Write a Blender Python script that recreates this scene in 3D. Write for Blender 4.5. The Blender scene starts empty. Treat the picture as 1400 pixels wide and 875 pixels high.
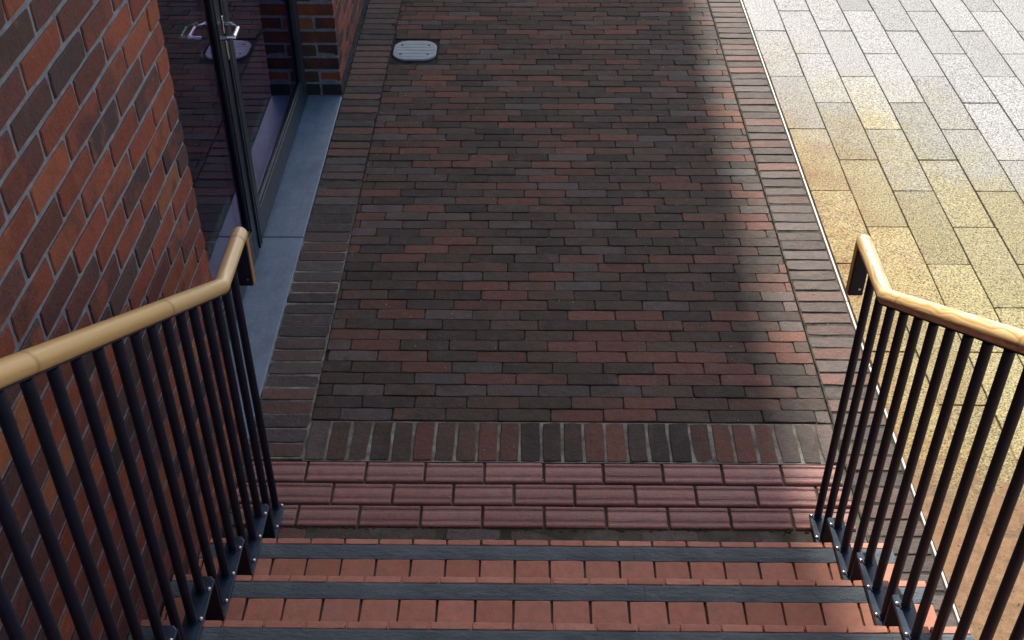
import bpy, math, random
from mathutils import Matrix, Vector
S = bpy.context.scene
COL = S.collection
rng = random.Random(11)

# ------------------------------------------------------------------ camera
CZ, YAW, PITCH, ROLL, FPX = 2.9319, -0.01585, -0.66261, -0.00428, 1604.38
cyw, syw, cp, sp = math.cos(YAW), math.sin(YAW), math.cos(PITCH), math.sin(PITCH)
fwd = Vector((syw*cp, cyw*cp, sp)); rt = Vector((cyw, -syw, 0)); up = rt.cross(fwd)
r2 = math.cos(ROLL)*rt + math.sin(ROLL)*up; u2 = -math.sin(ROLL)*rt + math.cos(ROLL)*up
cam = bpy.data.cameras.new('camera'); camo = bpy.data.objects.new('camera', cam); COL.objects.link(camo)
camo.matrix_world = Matrix(((r2.x, u2.x, -fwd.x, 0), (r2.y, u2.y, -fwd.y, 0), (r2.z, u2.z, -fwd.z, CZ), (0, 0, 0, 1)))
cam.sensor_fit = 'HORIZONTAL'; cam.sensor_width = 36; cam.lens = 36*FPX/1400
cam.clip_start = 0.02; cam.clip_end = 1500
S.camera = camo

def px(P):                                   # a point's place in the 1400 x 875 photograph, used only to rank pieces by size
    d = Vector(P)-Vector((0, 0, CZ)); z = d.dot(fwd)
    return 700+FPX*d.dot(r2)/z, 437.5-FPX*d.dot(u2)/z, z

# ------------------------------------------------------------------ light
SUN = Vector((-0.0625, 0.785, 0.619)).normalized()
world = bpy.data.worlds.new('World'); S.world = world; world.use_nodes = True
wn = world.node_tree.nodes; wl = world.node_tree.links
bg = wn['Background']; sky = wn.new('ShaderNodeTexSky'); sky.sky_type = 'NISHITA'; sky.sun_disc = False
sky.sun_elevation = math.asin(SUN.z); sky.sun_rotation = math.atan2(SUN.x, SUN.y)
sky.air_density = 0.9; sky.dust_density = 2.2; sky.ozone_density = 0.8
wl.new(sky.outputs[0], bg.inputs[0]); bg.inputs[1].default_value = 0.105
sl = bpy.data.lights.new('sun', 'SUN'); sl.energy = 4.4; sl.angle = math.radians(0.53); sl.color = (1.0, 0.955, 0.87)
so = bpy.data.objects.new('sun', sl); COL.objects.link(so); so.rotation_euler = SUN.to_track_quat('Z', 'Y').to_euler()
so.location = (0.3, 30, 24)
S.view_settings.view_transform = 'Standard'; S.view_settings.look = 'None'
S.view_settings.gamma = 1.0; S.view_settings.use_curve_mapping = False
S.view_settings.exposure = 0.82
S.cycles.use_denoising = True; S.cycles.max_bounces = 10; S.cycles.transmission_bounces = 12; S.cycles.diffuse_bounces = 4
S.cycles.caustics_reflective = False; S.cycles.caustics_refractive = False

# ------------------------------------------------------------------ material helpers
class NT:
    def __init__(s, name):
        s.m = bpy.data.materials.new(name); s.m.use_nodes = True
        s.t = s.m.node_tree; s.bs = s.t.nodes['Principled BSDF']
    def n(s, typ, **kw):
        nd = s.t.nodes.new('ShaderNode'+typ)
        for k, v in kw.items():
            if k.startswith('_'): setattr(nd, k[1:], v)
        return nd
    def link(s, a, b): s.t.links.new(a, b)
    def put(s, sock, v):
        if hasattr(v, 'is_output') or hasattr(v, 'links'): s.link(v, sock)
        else: sock.default_value = v
    def math(s, op, a, b=0.0, c=0.0, clamp=False):
        nd = s.n('Math', _operation=op, _use_clamp=clamp)
        for i, v in enumerate((a, b, c)): s.put(nd.inputs[i], v)
        return nd.outputs[0]
    def pos(s): return s.n('NewGeometry').outputs['Position']
    def obj(s): return s.n('TexCoord').outputs['Object']
    def mapping(s, vec, scale=(1, 1, 1), loc=(0, 0, 0), rot=(0, 0, 0)):
        nd = s.n('Mapping'); s.put(nd.inputs[0], vec); nd.inputs[1].default_value = loc
        nd.inputs[2].default_value = rot; nd.inputs[3].default_value = scale; return nd.outputs[0]
    def noise(s, vec, scale, detail=4, rough=0.55, w=None, dist=0.0):
        nd = s.n('TexNoise')
        if w is not None: nd.noise_dimensions = '4D'; s.put(nd.inputs['W'], w)
        s.put(nd.inputs['Vector'], vec); nd.inputs['Scale'].default_value = scale
        nd.inputs['Detail'].default_value = detail; nd.inputs['Roughness'].default_value = rough
        nd.inputs['Distortion'].default_value = dist
        return nd.outputs['Fac']
    def ramp(s, fac, stops, interp='LINEAR'):
        nd = s.n('ValToRGB'); cr = nd.color_ramp; cr.interpolation = interp
        while len(cr.elements) < len(stops): cr.elements.new(0.5)
        for e, (p, c) in zip(cr.elements, stops):
            e.position = p; e.color = (c, c, c, 1) if isinstance(c, (int, float)) else (*c, 1)
        s.put(nd.inputs[0], fac); return nd.outputs[0]
    def mix(s, fac, a, b, mode='MIX'):
        nd = s.n('Mix', _data_type='RGBA', _blend_type=mode)
        s.put(nd.inputs[0], fac)
        for i, v in ((6, a), (7, b)):
            if isinstance(v, tuple): v = (*v, 1) if len(v) == 3 else v
            s.put(nd.inputs[i], v)
        return nd.outputs[2]
    def rnd(s, island): return s.n('NewGeometry').outputs['Random Per Island'] if island else s.n('ObjectInfo').outputs['Random']
    def bump(s, h, strength=0.4, dist=0.002, prev=None):
        nd = s.n('Bump'); nd.inputs['Strength'].default_value = strength; nd.inputs['Distance'].default_value = dist
        s.put(nd.inputs['Height'], h)
        if prev is not None: s.link(prev, nd.inputs['Normal'])
        return nd.outputs[0]
    def out(s, col=None, rough=None, normal=None, metallic=None, spec=None, coat=None, coat_rough=None):
        b = s.bs
        if col is not None: s.put(b.inputs['Base Color'], (*col, 1) if isinstance(col, tuple) else col)
        if rough is not None: s.put(b.inputs['Roughness'], rough)
        if normal is not None: s.link(normal, b.inputs['Normal'])
        if metallic is not None: s.put(b.inputs['Metallic'], metallic)
        if spec is not None: s.put(b.inputs['Specular IOR Level'], spec)
        if coat is not None: s.put(b.inputs['Coat Weight'], coat)
        if coat_rough is not None: s.put(b.inputs['Coat Roughness'], coat_rough)
        return s.m

def clay(name, stops, island=False, patch=0.5, dust=0.3, dustcol=(0.21, 0.19, 0.175), rough=0.78, grain=150, fine=0.7, bumpd=0.006, spec=0.35, var=0.36):
    """fired clay: each piece takes its tone from the palette, with kiln patches, dust and grain"""
    t = NT(name); r = t.rnd(island); P = t.pos()
    w = t.math('MULTIPLY', r, 61.0)
    base = t.ramp(r, stops, 'CONSTANT')
    r2_ = t.math('FRACT', t.math('MULTIPLY', r, 7.31))
    other = t.ramp(r2_, stops, 'CONSTANT')
    pf = t.ramp(t.noise(P, 8, 3, 0.6, w), [(0.50, 0.0), (0.62, 1.0)])
    col = t.mix(t.math('MULTIPLY', pf, patch), base, other)
    br = t.math('MULTIPLY_ADD', t.math('FRACT', t.math('MULTIPLY', r, 23.7)), var, 1-var/2)
    g = t.noise(P, grain, 5, 0.7, w)
    g2 = t.noise(P, 30, 4, 0.65, w)
    val = t.math('MULTIPLY', br, t.math('MULTIPLY', t.math('MULTIPLY_ADD', g, fine*2, 1-fine), t.math('MULTIPLY_ADD', g2, 0.8, 0.6)))
    vv = t.n('CombineXYZ'); [t.put(vv.inputs[i], val) for i in range(3)]
    col = t.mix(1.0, col, vv.outputs[0], 'MULTIPLY')
    d = t.math('MULTIPLY', t.ramp(t.noise(P, 14, 5, 0.75, w), [(0.5, 0.0), (0.75, 1.0)]), dust)
    col = t.mix(d, col, dustcol)
    h = t.math('ADD', g, t.math('MULTIPLY', g2, 1.5))
    return t.out(col, t.math('MULTIPLY_ADD', g2, 0.3, rough-0.15), t.bump(h, 0.7, bumpd), spec=spec)

PAV = [(0.0, (0.076, 0.052, 0.038)), (0.16, (0.102, 0.066, 0.047)), (0.33, (0.176, 0.073, 0.049)), (0.46, (0.082, 0.057, 0.042)),
       (0.57, (0.196, 0.082, 0.053)), (0.65, (0.140, 0.071, 0.049)), (0.76, (0.112, 0.092, 0.079)), (0.81, (0.064, 0.046, 0.035)),
       (0.93, (0.142, 0.104, 0.086))]
BORD = [(0.0, (0.118, 0.088, 0.072)), (0.25, (0.152, 0.092, 0.073)), (0.42, (0.092, 0.070, 0.059)), (0.6, (0.175, 0.088, 0.068)), (0.72, (0.132, 0.102, 0.088)), (0.88, (0.102, 0.077, 0.064))]
WALL = [(0.0, (0.300, 0.074, 0.038)), (0.16, (0.140, 0.047, 0.038)), (0.30, (0.340, 0.094, 0.044)), (0.44, (0.100, 0.050, 0.043)), (0.56, (0.265, 0.062, 0.036)),
        (0.68, (0.370, 0.128, 0.054)), (0.73, (0.170, 0.054, 0.040)), (0.90, (0.078, 0.042, 0.040))]
M = {}
M['paver'] = clay('paver_clay', PAV); M['paver_far'] = clay('paver_clay_far', PAV, True)
M['border'] = clay('border_clay', BORD, dust=0.4); M['border_far'] = clay('border_clay_far', BORD, True, dust=0.4)
M['wallbrick'] = clay('wall_brick_clay', WALL, patch=0.75, dust=0.30, dustcol=(0.16, 0.105, 0.088), fine=0.45)
M['wallbrick_far'] = clay('wall_brick_clay_far', WALL, True, patch=0.75, dust=0.30, dustcol=(0.16, 0.105, 0.088), fine=0.45)
M['engineering'] = clay('engineering_brick', [(0.0, (0.03, 0.028, 0.032)), (0.6, (0.04, 0.03, 0.034))], patch=0.3, dust=0.12)
TERR = [(0.0, (0.52, 0.196, 0.120)), (0.3, (0.48, 0.174, 0.108)), (0.6, (0.55, 0.216, 0.138)), (0.85, (0.50, 0.198, 0.130))]
M['terracotta'] = clay('terracotta', TERR, patch=0.5, dust=0.42, dustcol=(0.38, 0.25, 0.20), rough=0.62, fine=0.2, bumpd=0.0012, var=0.2)
M['terracotta_far'] = clay('terracotta_far', TERR, True, patch=0.5, dust=0.42, dustcol=(0.38, 0.25, 0.20), rough=0.62, fine=0.2, bumpd=0.0012, var=0.2)
M['nosing'] = clay('nosing_clay', [(0.0, (0.62, 0.25, 0.165)), (0.5, (0.57, 0.22, 0.145)), (0.8, (0.66, 0.285, 0.19))], patch=0.5, dust=0.3, dustcol=(0.40, 0.24, 0.19), rough=0.6, fine=0.2, bumpd=0.0012, var=0.16)
M['tactile'] = clay('tactile_clay', [(0.0, (0.370, 0.160, 0.128)), (0.4, (0.335, 0.138, 0.110)), (0.7, (0.400, 0.182, 0.146))], patch=0.6, dust=0.6, dustcol=(0.30, 0.21, 0.19), rough=0.52, fine=0.45, bumpd=0.003, spec=0.4, var=0.25)

def mortar(name, a, b, scale=25, moss=0.0):
    t = NT(name); P = t.pos(); f = t.noise(P, scale, 6, 0.7)
    col = t.ramp(f, [(0.35, a), (0.65, b)])
    if moss: col = t.mix(t.math('MULTIPLY', t.ramp(t.noise(P, 6, 4, 0.6), [(0.42, 0.0), (0.62, 1.0)]), moss), col, (0.045, 0.048, 0.022))
    g = t.noise(P, 300, 4, 0.7)
    return t.out(col, 0.92, t.bump(t.math('ADD', g, f), 0.8, 0.003), spec=0.2)
M['mortar_wall'] = mortar('wall_mortar', (0.21, 0.217, 0.235), (0.36, 0.37, 0.39))
M['soil'] = mortar('joint_soil', (0.018, 0.016, 0.014), (0.075, 0.066, 0.055), 14)
def joint_mortar():
    t = NT('pale_joint_mortar'); P = t.pos(); sx = t.n('SeparateXYZ'); t.link(P, sx.inputs[0])
    f = t.noise(P, 18, 6, 0.7); col = t.ramp(f, [(0.30, (0.12, 0.11, 0.09)), (0.62, (0.50, 0.47, 0.39))])
    col = t.mix(t.math('MULTIPLY', t.ramp(t.noise(P, 6, 4, 0.6), [(0.42, 0.0), (0.62, 1.0)]), 0.5), col, (0.05, 0.05, 0.026))
    dk = t.ramp(t.noise(P, 14, 6, 0.7), [(0.35, (0.018, 0.016, 0.013)), (0.68, (0.11, 0.095, 0.07))])
    # the cement is gone from the joints further up the path and along the right side
    q = t.math('ADD', t.math('ADD', sx.outputs[1], t.math('MULTIPLY', t.math('MAXIMUM', sx.outputs[0], 0.9), 10.0)), t.math('MULTIPLY_ADD', t.noise(P, 2.5, 3, 0.6), 1.2, -0.6))
    k = t.ramp(t.math('MULTIPLY_ADD', q, 0.2, -2.26), [(0.36, 0.0), (0.52, 1.0)])
    return t.out(t.mix(k, col, dk), 0.92, t.bump(t.math('ADD', t.noise(P, 300, 4, 0.7), f), 0.8, 0.003), spec=0.2)
M['mortar_pave'] = joint_mortar()
M['grout'] = mortar('step_grout', (0.055, 0.046, 0.040), (0.20, 0.175, 0.155), 6, 0.3)
M['mossy'] = mortar('mossy_cement', (0.075, 0.068, 0.045), (0.19, 0.17, 0.14), 9, 0.7)
M['concrete'] = mortar('stair_concrete', (0.20, 0.19, 0.17), (0.30, 0.28, 0.26), 8)
M['ground'] = mortar('ground_gravel', (0.30, 0.28, 0.25), (0.42, 0.39, 0.35), 8)

def granite(name, island):
    t = NT(name); r = t.rnd(island); P = t.pos()
    w = t.math('MULTIPLY', r, 40.0)
    sx = t.n('SeparateXYZ'); t.link(P, sx.inputs[0]); X, Y = sx.outputs[0], sx.outputs[1]
    sp1 = t.noise(P, 150, 2, 0.6, w); sp2 = t.noise(P, 80, 2, 0.6, w); sp3 = t.noise(P, 330, 2, 0.5, w)
    col = t.ramp(sp1, [(0.36, (0.12, 0.12, 0.12)), (0.45, (0.34, 0.335, 0.32)), (0.54, (0.50, 0.49, 0.47)), (0.66, (0.68, 0.67, 0.65))])
    col = t.mix(t.ramp(sp2, [(0.58, 0.0), (0.66, 0.7)]), col, (0.11, 0.107, 0.10))
    col = t.mix(t.ramp(sp3, [(0.62, 0.0), (0.70, 0.7)]), col, (0.06, 0.06, 0.06))
    lv = t.math('MULTIPLY_ADD', r, 0.30, 0.68)
    vv = t.n('CombineXYZ'); [t.put(vv.inputs[i], lv) for i in range(3)]
    col = t.mix(1.0, col, vv.outputs[0], 'MULTIPLY')
    n1 = t.noise(P, 1.5, 4, 0.6); n2 = t.noise(P, 6, 5, 0.7, w); n3 = t.noise(P, 5, 5, 0.65)
    # ochre sand stain left along the edging strip, fading away from the steps
    q = t.math('ADD', t.math('MULTIPLY_ADD', t.math('SUBTRACT', X, 1.33), 0.95, Y), t.math('MULTIPLY_ADD', n1, 2.4, -1.2))
    q = t.math('ADD', q, t.math('MULTIPLY_ADD', n2, 0.9, -0.45))
    q = t.math('ADD', q, t.math('MULTIPLY_ADD', t.math('FRACT', t.math('MULTIPLY', r, 5.3)), 0.25, -0.85))
    st = t.ramp(t.math('MULTIPLY_ADD', q, 0.2, -0.4), [(0.36, 1.0), (0.54, 0.85), (0.64, 0.35), (0.78, 0.0)])
    near = t.ramp(t.math('SUBTRACT', X, 1.33), [(0.05, 1.0), (0.55, 0.0)])
    ycol = t.mix(near, (1.0, 0.86, 0.42), t.ramp(n3, [(0.38, (0.74, 0.42, 0.12)), (0.62, (0.98, 0.76, 0.32))]))
    col = t.mix(st, col, t.mix(1.0, col, ycol, 'MULTIPLY'))
    # brown silt washed up beside the stairs
    d = t.math('ADD', t.math('MULTIPLY_ADD', t.math('SUBTRACT', X, 1.33), 0.75, Y), t.math('MULTIPLY_ADD', n1, 0.8, -0.4))
    d = t.math('ADD', d, t.math('MULTIPLY_ADD', n3, 0.7, -0.35))
    df = t.ramp(t.math('MULTIPLY_ADD', d, 0.5, -1.0), [(0.40, 0.93), (0.58, 0.0)])
    silt = t.ramp(t.noise(P, 26, 7, 0.8), [(0.3, (0.085, 0.050, 0.026)), (0.52, (0.185, 0.106, 0.052)), (0.72, (0.25, 0.155, 0.08))])
    silt = t.mix(t.ramp(t.noise(P, 60, 2, 0.5), [(0.66, 0.0), (0.72, 0.8)]), silt, (0.04, 0.03, 0.02))
    col = t.mix(df, col, silt)
    h = t.math('ADD', sp1, sp2)
    return t.out(col, 0.68, t.bump(h, 0.9, 0.003), spec=0.28)
M['granite'] = granite('granite', False); M['granite_far'] = granite('granite_far', True)

def slate():
    t = NT('riven_slate'); P = t.pos(); a = t.noise(t.mapping(P, (1, 2.2, 1), rot=(0, 0, 0.5)), 22, 7, 0.7); g = t.noise(P, 5, 4, 0.6)
    col = t.mix(t.ramp(g, [(0.35, 0.0), (0.7, 1.0)]), (0.072, 0.094, 0.110), (0.130, 0.158, 0.172))
    col = t.mix(t.math('MULTIPLY', t.ramp(a, [(0.5, 0.0), (0.8, 1.0)]), 0.4), col, (0.19, 0.20, 0.205))
    return t.out(col, 0.6, t.bump(a, 1.0, 0.008), spec=0.5)
M['slate'] = slate()
def sillstone():
    t = NT('blue_grey_sill'); P = t.pos(); a = t.noise(P, 9, 6, 0.7); g = t.noise(P, 220, 3, 0.6)
    col = t.ramp(a, [(0.3, (0.19, 0.25, 0.325)), (0.7, (0.27, 0.335, 0.41))])
    col = t.mix(t.math('MULTIPLY', t.ramp(t.noise(P, 35, 6, 0.8), [(0.50, 0.0), (0.72, 1.0)]), 0.55), col, (0.37, 0.40, 0.43))
    col = t.mix(t.math('MULTIPLY', t.ramp(t.noise(t.mapping(P, (3, 1, 1)), 4, 5, 0.7), [(0.48, 0.0), (0.66, 1.0)]), 0.45), col, (0.12, 0.145, 0.175))
    return t.out(col, 0.45, t.bump(g, 0.25, 0.001))
M['sill'] = sillstone()
def timber(name, dist, wscale, contrast, off, tones):
    """u runs along the rail, v round it; the rail is finger-jointed from lengths of differing tone"""
    t = NT(name); u = t.n('UVMap').outputs[0]
    sx = t.n('SeparateXYZ'); t.link(u, sx.inputs[0])
    sn = t.math('FLOOR', t.math('MULTIPLY_ADD', sx.outputs[0], 1.333, off)); wn_ = t.n('TexWhiteNoise', _noise_dimensions='1D'); t.link(sn, wn_.inputs['W'])
    cb = t.n('CombineXYZ'); t.link(t.math('MULTIPLY', sn, 3.7), cb.inputs[1]); ad = t.n('VectorMath', _operation='ADD'); t.link(u, ad.inputs[0]); t.link(cb.outputs[0], ad.inputs[1])
    v = ad.outputs[0]
    wv = t.n('TexWave', _wave_type='BANDS', _bands_direction='Y', _wave_profile='SAW')
    t.link(t.mapping(v, (0.55, 1, 1)), wv.inputs['Vector']); wv.inputs['Scale'].default_value = wscale; wv.inputs['Distortion'].default_value = dist
    wv.inputs['Detail'].default_value = 1.0; wv.inputs['Detail Scale'].default_value = 2.2
    f = t.math('MULTIPLY', wv.outputs['Fac'], contrast)
    f = t.math('ADD', f, t.math('MULTIPLY_ADD', wn_.outputs['Value'], 0.28, t.math('MULTIPLY', t.noise(t.mapping(v, (2, 14, 1)), 1.0, 4, 0.6), 0.35)))
    col = t.ramp(f, [(0.15, tones[0]), (0.5, tones[1]), (0.85, tones[2])])
    vo = t.n('TexVoronoi', _feature='F1'); t.link(t.mapping(v, (2.1, 5.2, 1), loc=(0.37, 0.2, 0)), vo.inputs['Vector']); vo.inputs['Scale'].default_value = 1.0
    kn = t.ramp(vo.outputs['Distance'], [(0.05, 1.0), (0.11, 0.35), (0.17, 0.0)])
    col = t.mix(t.math('MULTIPLY', kn, 0.6), col, (0.36, 0.16, 0.05))
    fr = t.math('ABSOLUTE', t.math('SUBTRACT', t.math('FRACT', t.math('MULTIPLY_ADD', sx.outputs[0], 1.333, off)), 0.5))
    col = t.mix(t.ramp(fr, [(0.485, 0.0), (0.497, 0.55)]), col, (0.33, 0.16, 0.06))
    return t.out(col, 0.40, t.bump(t.noise(t.mapping(v, (10, 120, 1)), 1.0, 3, 0.6), 0.12, 0.001), coat=1.0, coat_rough=0.34)
M['timber_right'] = timber('varnished_pine_figured', 9.0, 6.0, 0.60, 0.37, ((0.93, 0.74, 0.44), (0.88, 0.64, 0.32), (0.70, 0.38, 0.12)))
M['timber_left'] = timber('varnished_pine_plain', 2.0, 4.0, 0.22, 0.72, ((0.90, 0.62, 0.27), (0.86, 0.54, 0.195), (0.66, 0.33, 0.09)))
def joint_timber():
    t = NT('timber_end_grain'); P = t.pos()
    return t.out(t.ramp(t.noise(t.mapping(P, (40, 40, 6)), 1.0, 4, 0.6), [(0.3, (0.55, 0.28, 0.09)), (0.7, (0.40, 0.18, 0.055))]), 0.5)
M['timber_drop'] = joint_timber()
def paint(name, c, rough, var=0.3, metallic=0.0, spec=0.5):
    t = NT(name); P = t.pos(); a = t.noise(P, 18, 5, 0.7); g = t.noise(P, 240, 3, 0.6)
    col = t.ramp(a, [(0.3, tuple(x*(1-var) for x in c)), (0.7, tuple(x*(1+var) for x in c))])
    return t.out(col, t.math('MULTIPLY_ADD', a, 0.3, rough-0.15), t.bump(g, 0.12, 0.0006), metallic=metallic, spec=spec)
M['steel'] = paint('dark_blue_steel_paint', (0.0065, 0.0145, 0.030), 0.46, spec=0.35)
M['plate'] = paint('blue_grey_plate_paint', (0.027, 0.047, 0.080), 0.36)
M['frame'] = paint('anthracite_frame', (0.020, 0.028, 0.038), 0.36)
M['chrome'] = paint('polished_steel', (0.72, 0.72, 0.74), 0.22, 0.08, 1.0)
M['zinc'] = paint('zinc_bolt', (0.55, 0.56, 0.58), 0.30, 0.1, 1.0)
M['cover'] = paint('pale_grey_cover', (0.46, 0.53, 0.54), 0.55, 0.12)
M['recess'] = paint('dark_recess', (0.02, 0.02, 0.02), 0.8)
M['edging'] = paint('pale_edging', (0.66, 0.62, 0.54), 0.5, 0.15)
M['room'] = paint('dim_room', (0.030, 0.032, 0.030), 0.7)
M['room_floor'] = paint('dim_room_floor', (0.040, 0.042, 0.036), 0.5)
M['roof'] = paint('roof_felt', (0.08, 0.08, 0.085), 0.85)
M['leaf'] = paint('dry_leaf', (0.30, 0.20, 0.09), 0.8)
M['moss'] = paint('moss_green', (0.050, 0.055, 0.022), 0.95, 0.4)
M['chip'] = paint('pale_chip', (0.55, 0.52, 0.46), 0.8)
def glass(name, tint):
    """clear float glass with a coated surface: the mirror image takes the coating's tint"""
    t = NT(name); t.t.nodes.remove(t.bs)
    fr = t.n('Fresnel'); fr.inputs[0].default_value = 1.52
    rf = t.n('BsdfRefraction'); rf.inputs['Color'].default_value = (0.88, 0.92, 0.90, 1); rf.inputs['Roughness'].default_value = 0.0; rf.inputs['IOR'].default_value = 1.52
    gl = t.n('BsdfGlossy'); gl.inputs['Color'].default_value = (*tint, 1); gl.inputs['Roughness'].default_value = 0.0
    mx = t.n('MixShader'); t.link(fr.outputs[0], mx.inputs[0]); t.link(rf.outputs[0], mx.inputs[1]); t.link(gl.outputs[0], mx.inputs[2])
    t.link(mx.outputs[0], t.t.nodes['Material Output'].inputs[0]); return t.m
M['glass_outer'] = glass('coated_glass', (0.78, 0.62, 1.0)); M['glass_inner'] = glass('inner_glass', (0.62, 1.0, 0.78))
def upper_brick():
    t = NT('upper_brickwork'); sx = t.n('SeparateXYZ'); t.link(t.pos(), sx.inputs[0]); cb = t.n('CombineXYZ')
    t.link(sx.outputs[1], cb.inputs[0]); t.link(sx.outputs[2], cb.inputs[1])
    b = t.n('TexBrick'); t.link(cb.outputs[0], b.inputs['Vector'])
    b.inputs['Color1'].default_value = (0.25, 0.075, 0.04, 1); b.inputs['Color2'].default_value = (0.10, 0.05, 0.04, 1)
    b.inputs['Mortar'].default_value = (0.26, 0.26, 0.265, 1); b.inputs['Scale'].default_value = 1.0
    b.inputs['Mortar Size'].default_value = 0.005; b.inputs['Brick Width'].default_value = 0.225; b.inputs['Row Height'].default_value = 0.075
    return t.out(b.outputs[0], 0.8, t.bump(t.math('SUBTRACT', 1.0, b.outputs[1]), 0.8, 0.005))
M['upper'] = upper_brick()

# ------------------------------------------------------------------ mesh helpers
def mesh(name, verts, faces, smooth=False):
    me = bpy.data.meshes.new(name); me.from_pydata(verts, [], faces); me.update()
    if smooth: me.polygons.foreach_set('use_smooth', [True]*len(me.polygons))
    return me
def link(name, me, mat=None, parent=None, loc=None, rot=None, scale=None):
    o = bpy.data.objects.new(name, me)
    if mat is not None and me is not None and not me.materials: me.materials.append(mat)
    COL.objects.link(o)
    if loc is not None: o.location = loc
    if rot is not None: o.rotation_euler = rot
    if scale is not None: o.scale = scale
    if parent is not None:
        o.parent = parent
        if parent.type == 'EMPTY': o.matrix_parent_inverse = Matrix.Translation(-parent.location)
    return o
def tag(o, label=None, cat=None, group=None, kind=None):
    for k, v in (('label', label), ('category', cat), ('group', group), ('kind', kind)):
        if v: o[k] = v
    return o
def thing(name, loc, label, cat, group=None):
    return tag(link(name, None, loc=loc), label, cat, group)
class MB:
    def __init__(s): s.v = []; s.f = []
    def box(s, a, b, bev=0.0):
        x0, y0, z0 = a; x1, y1, z1 = b; i = len(s.v)
        if bev <= 0:
            s.v += [(x0, y0, z0), (x1, y0, z0), (x1, y1, z0), (x0, y1, z0), (x0, y0, z1), (x1, y0, z1), (x1, y1, z1), (x0, y1, z1)]
            s.f += [tuple(i+k for k in q) for q in ((0, 3, 2, 1), (4, 5, 6, 7), (0, 1, 5, 4), (1, 2, 6, 5), (2, 3, 7, 6), (3, 0, 4, 7))]
            return s
        c = [((x0, x1)[sx], (y0, y1)[sy], (z0, z1)[sz]) for sz in (0, 1) for sy in (0, 1) for sx in (0, 1)]
        # three verts per corner, chamfered
        for k, (x, y, z) in enumerate(c):
            dx = bev if k & 1 == 0 else -bev; dy = bev if (k >> 1) & 1 == 0 else -bev; dz = bev if (k >> 2) & 1 == 0 else -bev
            s.v += [(x, y+dy, z+dz), (x+dx, y, z+dz), (x+dx, y+dy, z)]
        V = lambda k, a: i+3*k+a
        F = [(V(0,0),V(4,0),V(6,0),V(2,0)), (V(1,0),V(3,0),V(7,0),V(5,0)), (V(0,1),V(1,1),V(5,1),V(4,1)), (V(2,1),V(6,1),V(7,1),V(3,1)),
             (V(0,2),V(2,2),V(3,2),V(1,2)), (V(4,2),V(5,2),V(7,2),V(6,2))]
        for a, b_, p, q in ((0,1,1,2),(2,3,1,2),(4,5,1,2),(6,7,1,2),(0,2,0,2),(1,3,0,2),(4,6,0,2),(5,7,0,2),(0,4,0,1),(1,5,0,1),(2,6,0,1),(3,7,0,1)):
            F.append((V(a,p), V(b_,p), V(b_,q), V(a,q)))
        for k in range(8): F.append((V(k,0), V(k,1), V(k,2)))
        s.f += F; return s
    def tube(s, pts, r, n=16, cap=True):
        i = len(s.v); P = [Vector(p) for p in pts]; m = len(P)
        for k in range(m):
            if k == 0: d = (P[1]-P[0]).normalized(); miter = 1
            elif k == m-1: d = (P[-1]-P[-2]).normalized()
            else: d = ((P[k]-P[k-1]).normalized()+(P[k+1]-P[k]).normalized()).normalized()
            seg = (P[1]-P[0] if k == 0 else P[k]-P[k-1]).normalized()
            ref = Vector((1, 0, 0)) if abs(seg.x) < 0.8 else Vector((0, 0, 1))
            a = (ref-seg*ref.dot(seg)).normalized(); b = seg.cross(a)
            for j in range(n):
                t = 2*math.pi*j/n; q = (a*math.cos(t)+b*math.sin(t))*r
                q = q-seg*(q.dot(d)/seg.dot(d))          # slide onto the mitre plane
                s.v.append(tuple(P[k]+q))
        for k in range(m-1):
            for j in range(n):
                j2 = (j+1) % n; s.f.append((i+k*n+j, i+k*n+j2, i+(k+1)*n+j2, i+(k+1)*n+j))
        if cap:
            s.f.append(tuple(i+j for j in reversed(range(n)))); s.f.append(tuple(i+(m-1)*n+j for j in range(n)))
        return s
    def build(s, name, mat, parent=None, smooth=False):
        me = mesh(name, s.v, s.f)
        import bmesh
        bm = bmesh.new(); bm.from_mesh(me); bmesh.ops.recalc_face_normals(bm, faces=bm.faces); bm.to_mesh(me); bm.free()
        o = link(name, me, mat, parent)
        if smooth:
            me.polygons.foreach_set('use_smooth', [True]*len(me.polygons))
            me.set_sharp_from_angle(angle=math.radians(40))
        return o
def box(name, a, b, mat, parent=None, bev=0.0): return MB().box(a, b, bev).build(name, mat, parent)

def brick_geo(l, w, h, seed, jit=0.0014, bev=0.003):
    """one slightly uneven brick lying in XY, face up at z=0, body down to -h"""
    g = random.Random(seed); nx = 4
    pts = [(-l/2+l*k/nx, -w/2) for k in range(nx)]+[(l/2, -w/2), (l/2, 0)]+[(l/2-l*k/nx, w/2) for k in range(nx)]+[(-l/2, w/2), (-l/2, 0)]
    corners = {0, nx, nx+2, 2*nx+2}
    o = []
    for k, (x, y) in enumerate(pts):
        if k in corners:
            c = g.uniform(0.6, 1.6)*bev*0.8; x -= math.copysign(c, x); y -= math.copysign(c*0.5, y)
        o.append((x+g.uniform(-jit, jit), y+g.uniform(-jit, jit)))
    n = len(o); v = [(x, y, -h) for x, y in o]+[(x, y, -bev*g.uniform(0.6, 1.5)) for x, y in o]
    for x, y in o:
        b = bev*g.uniform(0.6, 1.5); v.append((x-math.copysign(min(b, abs(x)), x), y-math.copysign(min(b, abs(y)), y), g.uniform(-0.0006, 0.0003)))
    f = []
    for r in (0, 1):
        for k in range(n): k2 = (k+1) % n; f.append((r*n+k, r*n+k2, (r+1)*n+k2, (r+1)*n+k))
    v.append((0, 0, 0.0002)); c = len(v)-1
    for k in range(n): f.append((2*n+k, 2*n+(k+1) % n, c))
    return v, f
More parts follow.
